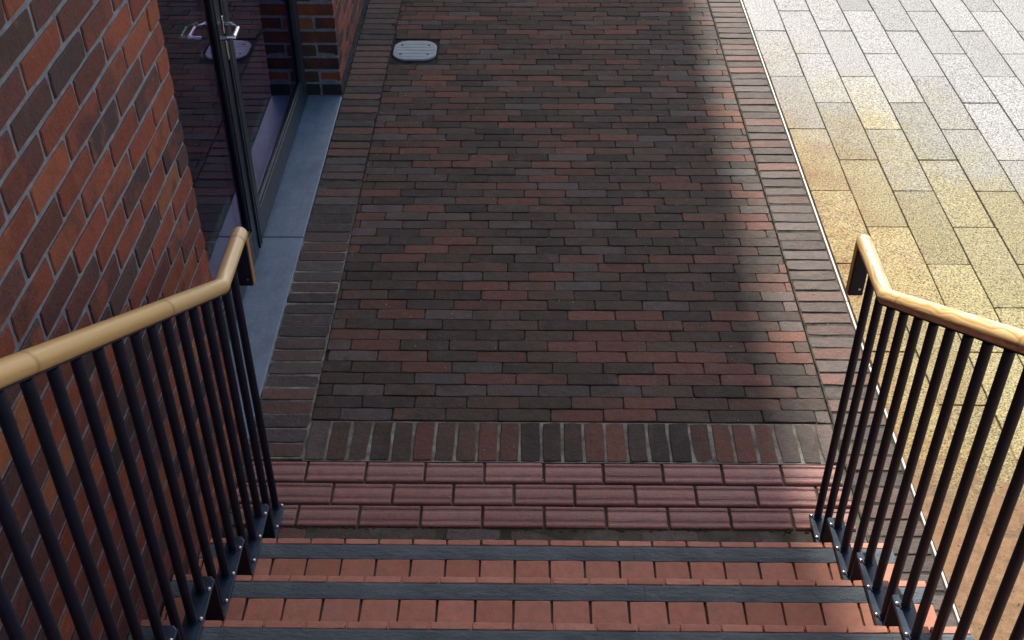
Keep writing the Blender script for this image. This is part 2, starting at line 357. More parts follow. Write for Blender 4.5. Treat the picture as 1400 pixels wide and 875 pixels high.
def variants(name, l, w, h, n, mat, jit=0.0014, bev=0.003, seed0=0):
    out = []
    for k in range(n):
        v, f = brick_geo(l, w, h, seed0+k, jit, bev); me = mesh(name, v, f); me.materials.append(mat); out.append((me, v, f))
    return out
class Pieces:
    """collects alike pieces; the largest in the picture become parts, the rest one joined part"""
    def __init__(s): s.items = []
    def add(s, var, loc, rot=(0, 0, 0), scale=(1, 1, 1)): s.items.append((var, Vector(loc), rot, scale))
    def flush(s, name, parent, far_mat, rest_name, limit=300, keep=None):
        def score(it):
            x, y, z = px(it[1])
            if z < 0.2: return -1e9
            ox = max(0, -x-0, x-1400); oy = max(0, -y, y-875)
            return 1000/z-(ox+oy)*10
        its = sorted(s.items, key=score, reverse=True)
        from mathutils import Euler
        for var, loc, rot, sc in its[:limit]:
            link(name, var[0], None, parent, loc, rot, sc)
        rest = its[limit:]
        if rest:
            V = []; F = []
            for var, loc, rot, sc in rest:
                i = len(V); mt = Matrix.LocRotScale(loc, Euler(rot), Vector(sc))
                V += [tuple(mt @ Vector(q)) for q in var[1]]; F += [tuple(i+k for k in q) for q in var[2]]
            o = link(rest_name, mesh(rest_name, V, F), far_mat, parent); o['kind'] = 'stuff'

# ------------------------------------------------------------------ the setting: ground and paving
WX, XL, XR, XE = -0.998, -0.790, 1.116, 1.3245            # wall face, field edges, edging strip
H, G, N1 = 0.165, 0.283, 2.4385                            # riser, going, lowest nosing
XS = 1.123                                                 # right end of the steps
ground = box('ground', (-300, -300, -0.35), (300, 300, -0.06), M['ground']); ground['kind'] = 'structure'
def bed(name, a, b, mat): o = box(name, a, b, mat); o['kind'] = 'structure'; return o

# brick field
field = bed('brick_pavement', (XL, 3.155, -0.055), (XR, 12.0, -0.007), M['soil'])
pv = variants('brick', 0.193, 0.0646, 0.045, 18, M['paver'], 0.0013, 0.0022)
P = Pieces(); y = 3.158; i = 0; COVER = (-0.782, -0.520, 6.139, 6.402)
while y < 12.0:
    rowh = 0.0668
    off = (0.0 if i % 2 else 0.5)*0.1945+rng.uniform(-0.028, 0.028)+0.03*math.sin(i*0.9)
    x = XL+0.002-(off % 0.1945)
    while x < XR-0.004:
        a, b = max(x, XL+0.002), min(x+0.1945, XR-0.003); x += 0.1945
        # bricks are cut round the inspection cover
        spans = [(a, b)]
        if y+rowh > COVER[2]-0.004 and y < COVER[3]+0.004:
            spans = [(p, q) for p, q in ((a, min(b, COVER[0]-0.003)), (max(a, COVER[1]+0.003), b)) if q-p > 0.012]
        for a, b in spans:
            if b-a < 0.012: continue
            var = rng.choice(pv)
            P.add(var, ((a+b)/2+rng.uniform(-.001, .001), y+rowh/2+rng.uniform(-.0012, .0012), rng.uniform(-0.0022, 0.0018)),
                  (rng.gauss(0, 0.0045), rng.gauss(0, 0.0035), rng.gauss(0, 0.0035)+(math.pi if rng.random() < .5 else 0)), ((b-a-0.002)/0.193, 1, 1))
    y += rowh; i += 1
P.flush('brick', field, M['paver_far'], 'brick_courses')

# borders of bricks laid across, soldier course and the row at the foot of the steps
def border(name, xa, xb, ya, yb, pitch, n):
    bd = bed(name, (xa, ya, -0.055), (xb, yb, -0.0028), M['mortar_pave'])
    L = xb-xa-0.005
    bv = variants('brick', L, pitch-0.009, 0.04, 9, M['border'], 0.0018, 0.0032, n); P = Pieces(); y = ya+0.002; 
    while y+pitch <= yb+0.001:
        s = rng.uniform(0.94, 1.09)
        P.add(rng.choice(bv), ((xa+xb)/2+rng.uniform(-.0015, .0015), y+pitch/2+rng.uniform(-.0015, .0015), rng.uniform(-0.002, 0.002)),
              (rng.gauss(0, .006), rng.gauss(0, .004), rng.gauss(0, .006)), (1, s, 1)); y += pitch
    P.flush('brick', bd, M['border_far'], 'brick_row')
    return bd
border('brick_border_left', WX, XL, 2.958, 12.0, 0.0752, 100)
border('brick_border_right', XR+0.003, XE-0.006, -1.0, 12.0, 0.0752, 200)
sold = bed('soldier_course', (XL, 2.947, -0.055), (XR+0.002, 3.153, -0.0030), M['mortar_pave'])
sv = variants('brick', 0.2, 0.0655, 0.04, 9, M['paver'], 0.0018, 0.003, 300); x = XL+0.003
while x+0.07 < XR:
    wd = 0.0765 if x < XR-0.17 else (XR-x)/2 if x < XR-0.11 else XR-x
    link('brick', rng.choice(sv)[0], None, sold, (x+wd/2, 3.05, rng.uniform(-.002, .002)), (rng.gauss(0, .005), rng.gauss(0, .006), math.pi/2+rng.gauss(0, .008)), (1, (wd-0.0105)/0.0655*rng.uniform(.95, 1.05), 1)); x += wd
foot = bed('foot_course', (WX, 2.42, -0.055), (XR+0.002, 2.642, -0.008), M['mossy'])
fv = variants('brick', 0.195, 0.056, 0.04, 6, M['border'], 0.002, 0.004, 340); x = WX+0.08
while x < XR-0.02:
    b = min(x+0.2, XR); link('brick', rng.choice(fv)[0], None, foot, ((x+b)/2, 2.612, rng.uniform(-0.009, -0.004)), (rng.gauss(0, .03), rng.gauss(0, .02), rng.gauss(0, .012)), ((b-x-0.012)/0.195, 0.9, 1)); x += 0.215

# corduroy warning tiles: three rows with rounded ribs
tact = bed('tactile_pavement', (WX, 2.643, -0.055), (XR+0.002, 2.946, -0.012), M['mossy'])
def tactile_geo(l, seed):
    g = random.Random(seed); w = 0.091; pr = []
    def rib(a, b, hgt, n=4):
        for k in range(n+1):
            t = k/n; pr.append((a+(b-a)*t, -0.0105+hgt*math.sin(math.pi*min(1, max(0, t*0.90+0.05)))**0.22))
    pr.append((-w/2, -0.035)); rib(-w/2, -0.0290, 0.0105, 6); rib(-0.0210, 0.0190, 0.0110, 8); rib(0.0270, w/2, 0.0105, 6); pr.append((w/2, -0.035))
    n = len(pr); xs = [-l/2, -l/2+0.003, -l/6, l/6, l/2-0.003, l/2]; v = []; f = []
    for k, x in enumerate(xs):
        for (yy, zz) in pr:
            e = -0.0025 if k in (0, 5) and zz > -0.03 else 0.0
            v.append((x, yy+g.uniform(-.0005, .0005), zz+e+g.uniform(-.0003, .0003)))
    for k in range(len(xs)-1):
        for j in range(n-1): a = k*n+j; f.append((a, a+n, a+n+1, a+1))
    f.append(tuple(range(n))); f.append(tuple(reversed(range((len(xs)-1)*n, len(xs)*n))))
    return v, f
tvars = []
for k in range(6):
    v, f = tactile_geo(0.198, 400+k); me = mesh('tactile_tile', v, f); me.materials.append(M['tactile']); tvars.append(me)
for row, (yc, ph) in enumerate(((2.8965, -0.766), (2.7925, -0.662), (2.6905, -0.766))):
    x = ph-0.207*3
    while x < 1.105:
        a, b = max(x+0.0045, WX+0.004), min(x+0.207-0.0045, 1.104); x += 0.207
        if b-a < 0.02: continue
        link('tactile_tile', rng.choice(tvars), None, tact, ((a+b)/2, yc+rng.uniform(-.001, .001), rng.uniform(-.001, .001)),
             (rng.gauss(0, .003), rng.gauss(0, .003), rng.gauss(0, .0025)+(math.pi if rng.random() < .5 else 0)), ((b-a)/0.198, 1, 1))

# granite slabs in half bond
gran = bed('granite_pavement', (XE+0.004, -2.0, -0.055), (9.0, 14.0, -0.008), M['soil'])
gp = Pieces(); PX, PY = 0.1945, 0.598
gv = variants('slab', PX-0.005, PY-0.005, 0.045, 8, M['granite'], 0.0007, 0.0018, 500)
c = 0
while XE+0.010+PX*c < 8.9:
    x0 = XE+0.010+PX*c; y0 = 4.166 if c % 2 == 0 else 4.455
    k = -10
    while y0+PY*k < 13.4:
        ya = y0+PY*k
        if ya > -1.8:
            gp.add(rng.choice(gv), (x0+PX/2, ya+PY/2, rng.uniform(-.0012, .0012)), (rng.gauss(0, .0012), rng.gauss(0, .0016), rng.gauss(0, .0012)+(math.pi if rng.random() < .5 else 0)))
        k += 1
    c += 1
gp.flush('slab', gran, M['granite_far'], 'slab_rows', 290)

# pale edging strip between brick and granite
ed = thing('edging_strip', (XE, 2.0, 0), 'thin pale edging strip between the brick border and the granite slabs', 'edging')
y = -1.0
while y < 12.0:
    l = rng.uniform(0.85, 1.05); MB().box((XE-0.0045+rng.uniform(-.0006, .0006), y, -0.05), (XE+0.0035, y+l-0.004, 0.0022), 0.0008).build('strip_length', M['edging'], ed); y += l

# ------------------------------------------------------------------ staircase
st = thing('staircase', (0.06, N1, 0), 'staircase of terracotta tiles with dark slate anti-slip strips, going down to the brick path', 'staircase')
NS = 8
sm = MB()
for k in range(1, NS+1):
    ya = N1-G*(k-1)-0.012; yb = N1-G*k-0.012 if k < NS else -3.0
    sm.box((WX+0.002, yb, -0.05), (XS-0.010, ya, k*H-0.011))
sm.build('step_core', M['grout'], st)
TP = 0.1053; j0 = -0.137-TP*9
def tile_geo(l, w, h, seed, bev): return brick_geo(l, w, h, seed, 0.0005, bev)
nv = variants('nosing_tile', TP-0.0055, 0.0225, 0.028, 6, M['nosing'], 0.0005, 0.0016, 600)
tv = variants('tread_tile', TP-0.0045, 0.2, 0.010, 6, M['terracotta'], 0.0006, 0.0014, 620)
rv = variants('riser_tile', TP-0.0055, 0.13, 0.010, 4, M['terracotta'], 0.0006, 0.0014, 640)
uppers = Pieces()
for k in range(1, NS+1):
    yn = N1-G*(k-1); z = k*H; last = k == NS
    x = j0-TP*2
    while x < XS-0.01:
        a, b = max(x, WX+0.003), min(x+TP, XS); x += TP
        if b-a < 0.008: continue
        sx = (b-a-0.0055)/(TP-0.0055)
        jit = lambda: (rng.gauss(0, .0035), rng.gauss(0, .0035), rng.gauss(0, .003))
        items = [(nv, 'nosing_tile', ((a+b)/2, yn-0.0088, z+0.0006+rng.uniform(-.0008, .0008)), jit(), (sx, 1, 1)),
                 (tv, 'tread_tile', ((a+b)/2, yn-0.078-0.1-(0.0), z+rng.uniform(-.0008, .0008)), jit(), (sx, 1, 1)),
                 (rv, 'riser_tile', ((a+b)/2, yn-0.002, z-0.030-0.0655), (-math.pi/2, 0, 0), (sx, 0.97, 1))]
        for vs, nm, loc, rot, sc in items:
            var = rng.choice(vs)
            if k <= 3: link(nm, var[0], None, st, loc, rot, sc)
            else: uppers.add(var, loc, rot, sc)
    # slate insert in two lengths
    for xa, xb in ((WX+0.003, 0.3312), (0.3320, XS)):
        n = 24; v = []; f = []
        for q in range(n+1):
            xx = xa+(xb-xa)*q/n
            for yy, zz in ((yn-0.0215, -0.010), (yn-0.0215, -0.001), (yn-0.030, 0.0006), (yn-0.062, 0.0006), (yn-0.0765, -0.001), (yn-0.0765, -0.010)):
                v.append((xx, yy+rng.uniform(-.0007, .0007), z+zz+rng.uniform(-.0006, .0006)))
        for q in range(n):
            for j in range(5): e = q*6+j; f.append((e, e+1, e+7, e+6))
        f.append((5, 4, 3, 2, 1, 0)); f.append(tuple(n*6+j for j in range(6)))
        mb = MB(); mb.v = v; mb.f = f; mb.build('slate_strip', M['slate'], st)
V = []; F = []
from mathutils import Euler
for var, loc, rot, sc in uppers.items:
    i0 = len(V); mt = Matrix.LocRotScale(loc, Euler(rot), Vector(sc)); V += [tuple(mt @ Vector(q)) for q in var[1]]; F += [tuple(i0+q for q in ff) for ff in var[2]]
o = link('upper_step_tiles', mesh('upper_step_tiles', V, F), M['terracotta_far'], st); o['kind'] = 'stuff'
box('landing_slab', (WX+0.004, -2.99, NS*H-0.05), (XS-0.012, N1-G*NS-0.02, NS*H-0.002), M['slate'], st, 0.004)
# rendered flank of the steps
fl = MB()
for k in range(1, NS+1):
    ya = N1-G*(k-1)-0.02; yb = N1-G*k-0.02 if k < NS else -3.0
    fl.box((XS-0.0095, yb+0.0005, -0.05), (XS-0.002, ya, k*H-0.014))
fl.build('stair_flank', M['concrete'], st)

# ------------------------------------------------------------------ balustrades
def railing(name, xc, side, y0, far0, far1, bend, slope, yend, label):
    """side=+1: the steps lie to the left of it; far0/far1: far end of the landing plate / of the first step plate"""
    r = thing(name, (xc, far0, 0), label, 'railing', 'balustrades of the stairs')
    c = 0.026; t = 0.010; hw = 0.025; YN = 0.30
    # stepped base of flat bar
    for k in range(0, NS):
        yf = far0 if k == 0 else far1-G*(k-1); yb = far1-G*k; z = k*H+c
        if yf < YN: break
        m = MB(); ch = 0.010
        x0, x1 = xc-hw, xc+hw
        ol = [(x0, yb-0.0), (x1, yb-0.0), (x1, yf-ch*1.2), (x1-ch, yf), (x0+0.004, yf), (x0, yf-0.004)]
        n = len(ol); b = 0.0012; cx = sum(q[0] for q in ol)/n; cy = sum(q[1] for q in ol)/n
        m.v = [(x, y, z-t) for x, y in ol]+[(x, y, z-b) for x, y in ol]+[(x-math.copysign(b, x-cx), y-math.copysign(b, y-cy), z) for x, y in ol]
        m.f = [tuple(reversed(range(n))), tuple(range(2*n, 3*n))]+[(q*n+j, q*n+(j+1) % n, (q+1)*n+(j+1) % n, (q+1)*n+j) for q in (0, 1) for j in range(n)]
        pl = m.build('base_plate', M['plate'], r)
        # upstand to the next plate
        MB().box((x0+0.0005, yb-t+0.001, z-t+0.0005), (x1-0.0005, yb-0.0005, z+H-t-0.0005), 0.001).build('upstand', M['steel'], r)
        # packers that carry the plate on the tread
        for yy in ((yf+yb)/2-0.07, (yf+yb)/2+0.03):
            if k == 0: yy = (yf+yb)/2+0.02
            MB().tube([(xc, yy, k*H-0.002), (xc, yy, z-t+0.001)], 0.012, 10).build('packer', M['steel'], pl)
            if k == 0: break
        for j in range(40):
            yj = y0-G/3*j
            if yb+0.012 < yj < yf-0.012:
                bx = xc-side*0.0185; bb = MB()
                for q, (rr, zz) in enumerate(((0.0068, 0.0), (0.0064, 0.0025), (0.0045, 0.0045), (0.0015, 0.0054))):
                    bb.v += [(bx+rr*math.cos(a*math.pi/5), yj+0.006+rr*math.sin(a*math.pi/5), z+zz) for a in range(10)]
                for q in range(3): bb.f += [(q*10+a, q*10+(a+1) % 10, (q+1)*10+(a+1) % 10, (q+1)*10+a) for a in range(10)]
                bb.f.append(tuple(30+a for a in range(10))); bb.build('bolt', M['zinc'], pl, True)
    # timber handrail: level end, then raking up the flight
    zb = 1.036 if side > 0 else 1.032; R_ = 0.0225
    zr = lambda y: zb if y > bend else zb+(bend-y)*slope
    pts = [(xc, yend, zb), (xc, bend+0.06, zb), (xc, bend, zb), (xc, bend-0.06, zr(bend-0.06))]
    y = bend-0.06
    while y > 0.3: y -= 0.15; pts.append((xc, y, zr(y)))
    m = MB(); n = 28; m.tube(pts, R_, n)
    hr = m.build('handrail', M['timber_right' if side > 0 else 'timber_left'], r, True)
    uv = hr.data.uv_layers.new(name='UVMap')
    for pg in hr.data.polygons:
        ks = [hr.data.loops[l].vertex_index for l in pg.loop_indices]; js = [kk % n for kk in ks]; wrap = max(js)-min(js) > n/2 and len(ks) == 4
        for l, kk, jj in zip(pg.loop_indices, ks, js):
            uv.data[l].uv = (hr.data.vertices[kk].co.y*1.15+(3.7 if side > 0 else 0), ((jj+n if wrap and jj < n/2 else jj)/n+0.31*(side > 0))*0.42)
    # steel bar under the timber
    bw = 0.011; mb = MB(); seq = [yend-0.035, bend]+[bend-0.2*q for q in range(1, 12)]
    for yy in seq:
        zt = zr(yy)-R_+0.006
        mb.v += [(xc-bw, yy, zt-0.011), (xc+bw, yy, zt-0.011), (xc+bw, yy, zt), (xc-bw, yy, zt)]
    for q in range(len(seq)-1):
        for j in range(4): mb.f.append((q*4+j, q*4+(j+1) % 4, q*4+4+(j+1) % 4, q*4+4+j))
    mb.f += [(3, 2, 1, 0), tuple(len(seq)*4-4+j for j in range(4))]
    mb.build('rail_bar', M['steel'], r)
    # drop piece and steel cheek at the far end
    zl = 0.862
    ol = [(-0.0225, zl), (0.0225, zl)]+[(0.0222*math.cos(a*math.pi/12), zb+0.0222*math.sin(a*math.pi/12)) for a in range(0, 13)]
    n2 = len(ol); db = MB(); ya, yb = yend-0.022, yend+0.002
    db.v = [(xc+x, ya, z) for x, z in ol]+[(xc+x, yb, z) for x, z in ol]
    db.f = [tuple(range(n2)), tuple(reversed(range(n2, 2*n2)))]+[(j, j+n2, (j+1) % n2+n2, (j+1) % n2) for j in range(n2)]
    dp = db.build('drop_end', M['timber_drop'], r)
    ck = MB().box((xc-0.0205, ya-0.007, zl+0.001), (xc+0.0205, ya-0.0003, zb-R_+0.004), 0.001).build('end_plate', M['steel'], r)
    MB().tube([(xc+0.008, ya-0.0066, zl+0.025), (xc+0.008, ya-0.0085, zl+0.025)], 0.004, 10).build('screw', M['zinc'], ck)
    # balusters
    for j in range(40):
        yj = y0-G/3*j
        if yj < YN+0.02: break
        k = 0
        while k < NS-1 and yj < far1-G*k: k += 1
        z0_ = k*H+c
        b = MB(); b.tube([(xc, yj, z0_-0.001), (xc, yj, zr(yj)-R_-0.005)], 0.0122, 16)
        bo = b.build('baluster', M['steel'], r, True)
        MB().tube([(xc, yj, z0_-0.0005), (xc, yj, z0_+0.004)], 0.0155, 16).build('weld_collar', M['plate'], bo, True)
    return r
railing('stair_railing', 0.9655, 1, 2.672, 2.690, 2.520, 2.540, 0.604, 2.805, 'sunlit dark metal stair railing with timber handrail beside the granite slabs')
railing('stair_railing', -0.8360, -1, 2.700, 2.718, 2.561, 2.578, 0.588, 2.838, 'shaded dark metal stair railing with timber handrail in front of the brick wall')

# ------------------------------------------------------------------ brick building with glazed doors
bd = thing('brick_building', (-2.5, 5.0, 0), 'red and brown brick building with a glazed double door beside the path', 'building')
YC, YR, HB = 3.003, 5.702, 6.90
XB = WX-0.0048; ZL = 2.4; ZT, ZTF = 3.3, 1.8
wallo = MB()
wallo.box((-1.30, -0.4, -0.05), (XB, YC-0.004, ZT))
wallo.box((-1.30, YR+0.004, -0.05), (XB, 12.0, ZTF))
wall = wallo.build('wall', M['mortar_wall'], bd)
up_ = MB()
up_.box((-1.30, -6, ZT), (WX, YC, HB)); up_.box((-1.30, -6, -0.05), (WX, -0.4, ZT))
up_.box((-1.30, YC, ZL), (WX, YR, HB)); up_.box((-1.30, YR, ZTF), (WX, 12.0, HB)); up_.box((-1.30, 12.0, -0.05), (WX, 25.9, HB))
up_.build('upper_wall', M['upper'], bd)
bx = MB(); bx.box((-9, -6, -0.05), (-8.8, 25.9, HB)); bx.box((-8.8, -6, -0.05), (-1.30, -5.8, HB)); bx.box((-8.8, 25.7, -0.05), (-1.30, 25.9, HB))
bx.build('rear_wall', M['upper'], bd)
box('roof', (-9.0, -6.0, HB), (WX, 26.0, HB+0.15), M['roof'], bd)
# unseen block added ahead: its corner throws the long shadow down the path
def shade_block_x(h): return -0.841-0.12*(h-18.15)        # side slants inwards with height to place the shadow edge
wg = MB(); wg.v = [(-9, 26, -0.05), (shade_block_x(0), 26, -0.05), (shade_block_x(0), 44, -0.05), (-9, 44, -0.05), (-9, 26, 25), (shade_block_x(25), 26, 25), (shade_block_x(25), 44, 25), (-9, 44, 25)]
wg.f = [(0, 3, 2, 1), (4, 5, 6, 7), (0, 1, 5, 4), (1, 2, 6, 5), (2, 3, 7, 6), (3, 0, 4, 7)]
wg.build('wing', M['upper'], bd)
wv = variants('brick', 0.2115, 0.0625, 0.1025, 14, M['wallbrick'], 0.0012, 0.0028, 700)
ev = variants('brick', 0.215, 0.065, 0.1025, 3, M['engineering'], 0.001, 0.0025, 730)
hv = variants('brick', 0.1025, 0.065, 0.215, 4, M['wallbrick'], 0.0012, 0.0028, 740)
WR = (math.pi/2, 0, math.pi/2)                 # lays a brick's face out towards +x, its length along y
WP = Pieces()
def wbrick(ya, yb, z, vs=wv, L=0.215):
    WP.add(rng.choice(vs), (WX+rng.uniform(-.0012, .0012), (ya+yb)/2, z+0.0375), (WR[0]+rng.gauss(0, .004), rng.gauss(0, .006), WR[2]+rng.gauss(0, .003)), ((yb-ya)/L, 1, 1))
zj = 1.618-0.075*22
for cidx in range(46):
    z = zj+0.075*cidx
    if z+0.075 > ZT: break
    even = (cidx % 2) == 0                     # even courses end in a header at the corner
    y = YC; first = True
    while y > -0.35:
        l = 0.1025-0.006 if (first and even) else 0.215-0.006 if first else 0.215
        a = max(y-l, -0.39)
        wbrick(a, y, z, hv if (first and even) else wv, 0.1025 if (first and even) else 0.215)
        y = a-0.010; first = False
WF = Pieces()
for cidx in range(24):
    z = 0.002+0.075*cidx
    if z+0.075 > ZTF: break
    even = cidx % 2 == 0; vs = ev if cidx == 0 else wv
    y = YR; first = True
    while y < 11.9:
        l = 0.1025 if first and even else 0.215
        if first and even and cidx > 0: wbrick(y, y+l, z, hv, 0.1025)
        elif first and even: wbrick(y, y+l, z, ev, 0.215)
        else: wbrick(y, y+l, z, vs)
        y += l+0.010; first = False
    # inner part of the reveal
    def rbrick(xa, xb, m):
        WP.add(rng.choice(m), ((xa+xb)/2, YR+rng.uniform(-.001, .001), z+0.0375), (math.pi/2, 0, 0), ((xb-xa)/0.215, 1, 1))
    if even and cidx == 0: rbrick(-1.30, -1.1105, ev)
    elif not even: rbrick(-1.208, -1.1105, wv); rbrick(-1.30, -1.218, wv)
    else: rbrick(-1.30, -1.223, wv)
WP.flush('brick', wall, M['wallbrick_far'], 'brickwork', 300)
# reveal backing on the far side
box('reveal_backing', (-1.2995, YR+0.0035, -0.04), (WX-0.02, YR+0.05, ZTF-0.002), M['mortar_wall'], bd)
# stone sill in two slabs
for ya, yb in ((YC+0.002, 4.3425), (4.3475, YR-0.002)):
    box('sill', (-1.29, ya, -0.06), (WX-0.001, yb, 0.0045), M['sill'], bd, 0.003)
# fixed frame
FX, LX = -1.195, -1.168
fr = MB()
fr.box((FX-0.06, YR-0.065, 0.0046), (FX, YR-0.003, ZL), 0.002); fr.box((FX-0.06, YC+0.003, 0.0046), (FX, YC+0.065, ZL), 0.002)
fr.box((FX-0.06, YC+0.066, ZL-0.06), (FX, YR-0.066, ZL), 0.002); fr.box((FX-0.06, YC+0.066, 0.0046), (FX, YR-0.066, 0.024), 0.002)
fr.build('door_frame', M['frame'], bd)
for (ya, yb, ys) in ((YC+0.070, 4.236, -1), (4.240, YR-0.070, 1)):
    m = MB(); sw = 0.092; zb_, zt_ = 0.030, ZL-0.064; x0, x1 = LX-0.058, LX
    m.box((x0, ya, zb_), (x1, ya+sw, zt_), 0.002); m.box((x0, yb-sw, zb_), (x1, yb, zt_), 0.002)
    m.box((x0, ya+sw+0.0004, zb_), (x1-0.001, yb-sw-0.0004, zb_+0.135), 0.002); m.box((x0, ya+sw+0.0004, zt_-0.09), (x1-0.001, yb-sw-0.0004, zt_), 0.002)
    door = m.build('door', M['frame'], bd)
    g0, g1 = ya+sw+0.0008, yb-sw-0.0008; gz0, gz1 = zb_+0.136, zt_-0.091
    bead = MB()
    bead.box((x1-0.020, g0, gz0), (x1-0.006, g0+0.014, gz1), 0.002); bead.box((x1-0.020, g1-0.014, gz0), (x1-0.006, g1, gz1), 0.002)
    bead.box((x1-0.020, g0+0.0145, gz0), (x1-0.006, g1-0.0145, gz0+0.014), 0.002)
    bead.build('glazing_bead', M['frame'], door)
    for xo in (0.0265, 0.0465):
        MB().box((x1-xo, g0+0.0005, gz0+0.0005), (x1-xo+0.006, g1-0.0005, gz1-0.0005)).build('pane', M['glass_outer' if xo < 0.03 else 'glass_inner'], door)
    # weather bar ridge along the meeting stile
    yr_ = ya+0.012 if ys > 0 else yb-0.012
    MB().box((x1+0.0003, yr_-0.008, zb_+0.002), (x1+0.008, yr_+0.008, zt_-0.002), 0.002).build('cover_strip', M['frame'], door)
    if ys < 0:
        hy = 4.212                                # lever handle whose tip turns back to the leaf
        hd = MB(); hd.tube([(LX+0.001, hy+0.022, 1.06), (LX+0.032, hy+0.022, 1.06), (LX+0.060, hy-0.014, 1.06), (LX+0.062, hy-0.092, 1.06), (LX+0.040, hy-0.108, 1.06), (LX+0.014, hy-0.108, 1.06)], 0.0085, 12)
        hd.build('handle', M['chrome'], door, True)
        MB().box((LX+0.0004, hy-0.010, 1.035), (LX+0.006, hy+0.0228, 1.105), 0.002).build('rose', M['chrome'], door)
        MB().box((LX+0.0004, hy-0.008, 0.925), (LX+0.007, hy+0.014, 1.005), 0.003).build('lock_plate', M['chrome'], door)
# plain room behind the glass
rm = MB(); rm.box((-7, 0.2, -0.05), (-1.302, 8.5, -0.02)); rm.build('room_floor', M['room_floor'], bd)
rm = MB(); rm.box((-7, 0.2, 2.9), (-1.302, 8.5, 2.95)); rm.box((-7.05, 0.2, -0.02), (-7, 8.5, 2.9)); rm.box((-7, 0.15, -0.02), (-1.302, 0.2, 2.9)); rm.box((-7, 8.5, -0.02), (-1.302, 8.55, 2.9))
rm.build('room_wall', M['room'], bd)

# ------------------------------------------------------------------ inspection cover in the paving
ic = thing('inspection_cover', (-0.651, 6.27, 0), 'pale grey inspection cover with rounded corners set in the dark brick path', 'cover')
def rounded(cx, cy, hx, hy, r, n=8):
    o = []
    for q, (sx, sy) in enumerate(((1, 1), (-1, 1), (-1, -1), (1, -1))):
        for k in range(n+1):
            a = math.pi/2*(q+k/n); o.append((cx+sx*(hx-r)+r*math.cos(a), cy+sy*(hy-r)+r*math.sin(a)))
    return o
def plate_geo(ol, z0, z1, bev):
    n = len(ol); cx = sum(q[0] for q in ol)/n; cy = sum(q[1] for q in ol)/n; m = MB()
    m.v = [(x, y, z0) for x, y in ol]+[(x, y, z1-bev) for x, y in ol]+[(cx+(x-cx)*(1-bev/0.12), cy+(y-cy)*(1-bev/0.12), z1) for x, y in ol]
    m.f = [tuple(reversed(range(n))), tuple(range(2*n, 3*n))]+[(q*n+j, q*n+(j+1) % n, (q+1)*n+(j+1) % n, (q+1)*n+j) for q in (0, 1) for j in range(n)]
    return m
plate_geo(rounded(-0.651, 6.2705, 0.129, 0.1295, 0.085), -0.05, -0.004, 0.001).build('cover_rim', M['recess'], ic)
plate_geo(rounded(-0.651, 6.2705, 0.123, 0.1235, 0.082), -0.0039, 0.007, 0.003).build('cover_lid', M['cover'], ic)
for k in range(5):
    yy = 6.2705-0.08+0.04*k; hx = 0.112 if abs(k-2) < 2 else 0.085
    MB().box((-0.651-hx, yy-0.008, 0.0069), (-0.651+hx, yy+0.008, 0.0088), 0.0008).build('cover_rib', M['cover'], ic)
for sx in (-1, 1):
    for sy in (-1, 1):
        plate_geo(rounded(-0.651+sx*0.078, 6.2705+sy*0.06, 0.0075, 0.0035, 0.003, 4), 0.0069, 0.0093, 0.0002).build('key_slot', M['recess'], ic)

# ------------------------------------------------------------------ crumbs of grit and leaf on the path
V = []; F = []
for _ in range(150):
    x = rng.uniform(XL, XE); y = rng.uniform(2.65, 7.2); s = rng.uniform(0.0012, 0.0035); i0 = len(V); a = rng.uniform(0, 6.3)
    for k in range(5): V.append((x+s*math.cos(a+k*1.257)*rng.uniform(.6, 1.6), y+s*math.sin(a+k*1.257), 0.001))
    V.append((x, y, 0.001+s*0.8)); F += [(i0+k, i0+(k+1) % 5, i0+5) for k in range(5)]
lt = link('grit', mesh('grit', V, F), M['chip']); tag(lt, 'pale crumbs of grit scattered on the brick path', 'grit', kind='stuff')

V = []; F = []
def scrap(x, y, z, l, w, a, curl):
    i0 = len(V); ca, sa = math.cos(a), math.sin(a)
    for u, v, k in ((-1, 0, 0), (-0.4, 0.8, 1), (0.45, 0.7, 0.6), (1, 0, 0.2), (0.4, -0.8, 1), (-0.5, -0.6, 0.7)):
        px_, py_ = u*l, v*w; V.append((x+px_*ca-py_*sa, y+px_*sa+py_*ca, z+k*curl))
    V.append((x, y, z+curl*0.3)); F.extend([(i0+k, i0+(k+1) % 6, i0+6) for k in range(6)])
for _ in range(46):
    side = rng.random()
    x, y = ((WX+abs(rng.gauss(0, .02))+0.008, rng.uniform(2.9, 7.0)) if side < .35 else (rng.uniform(XL, XR), rng.uniform(3.2, 7.0)) if side < .7 else (rng.uniform(XR, XE+.5), rng.uniform(2.7, 6.5)) if side < .85 else (rng.uniform(WX+.05, XR), 2.45+abs(rng.gauss(0, .06))))
    scrap(x, y, 0.0028, rng.uniform(.003, .009), rng.uniform(.0015, .004), rng.uniform(0, 6.3), rng.uniform(.0005, .003))
lf = link('leaf_litter', mesh('leaf_litter', V, F), M['leaf']); tag(lf, 'tiny dry leaf scraps lying on the paving and along its edges', 'litter', kind='stuff')
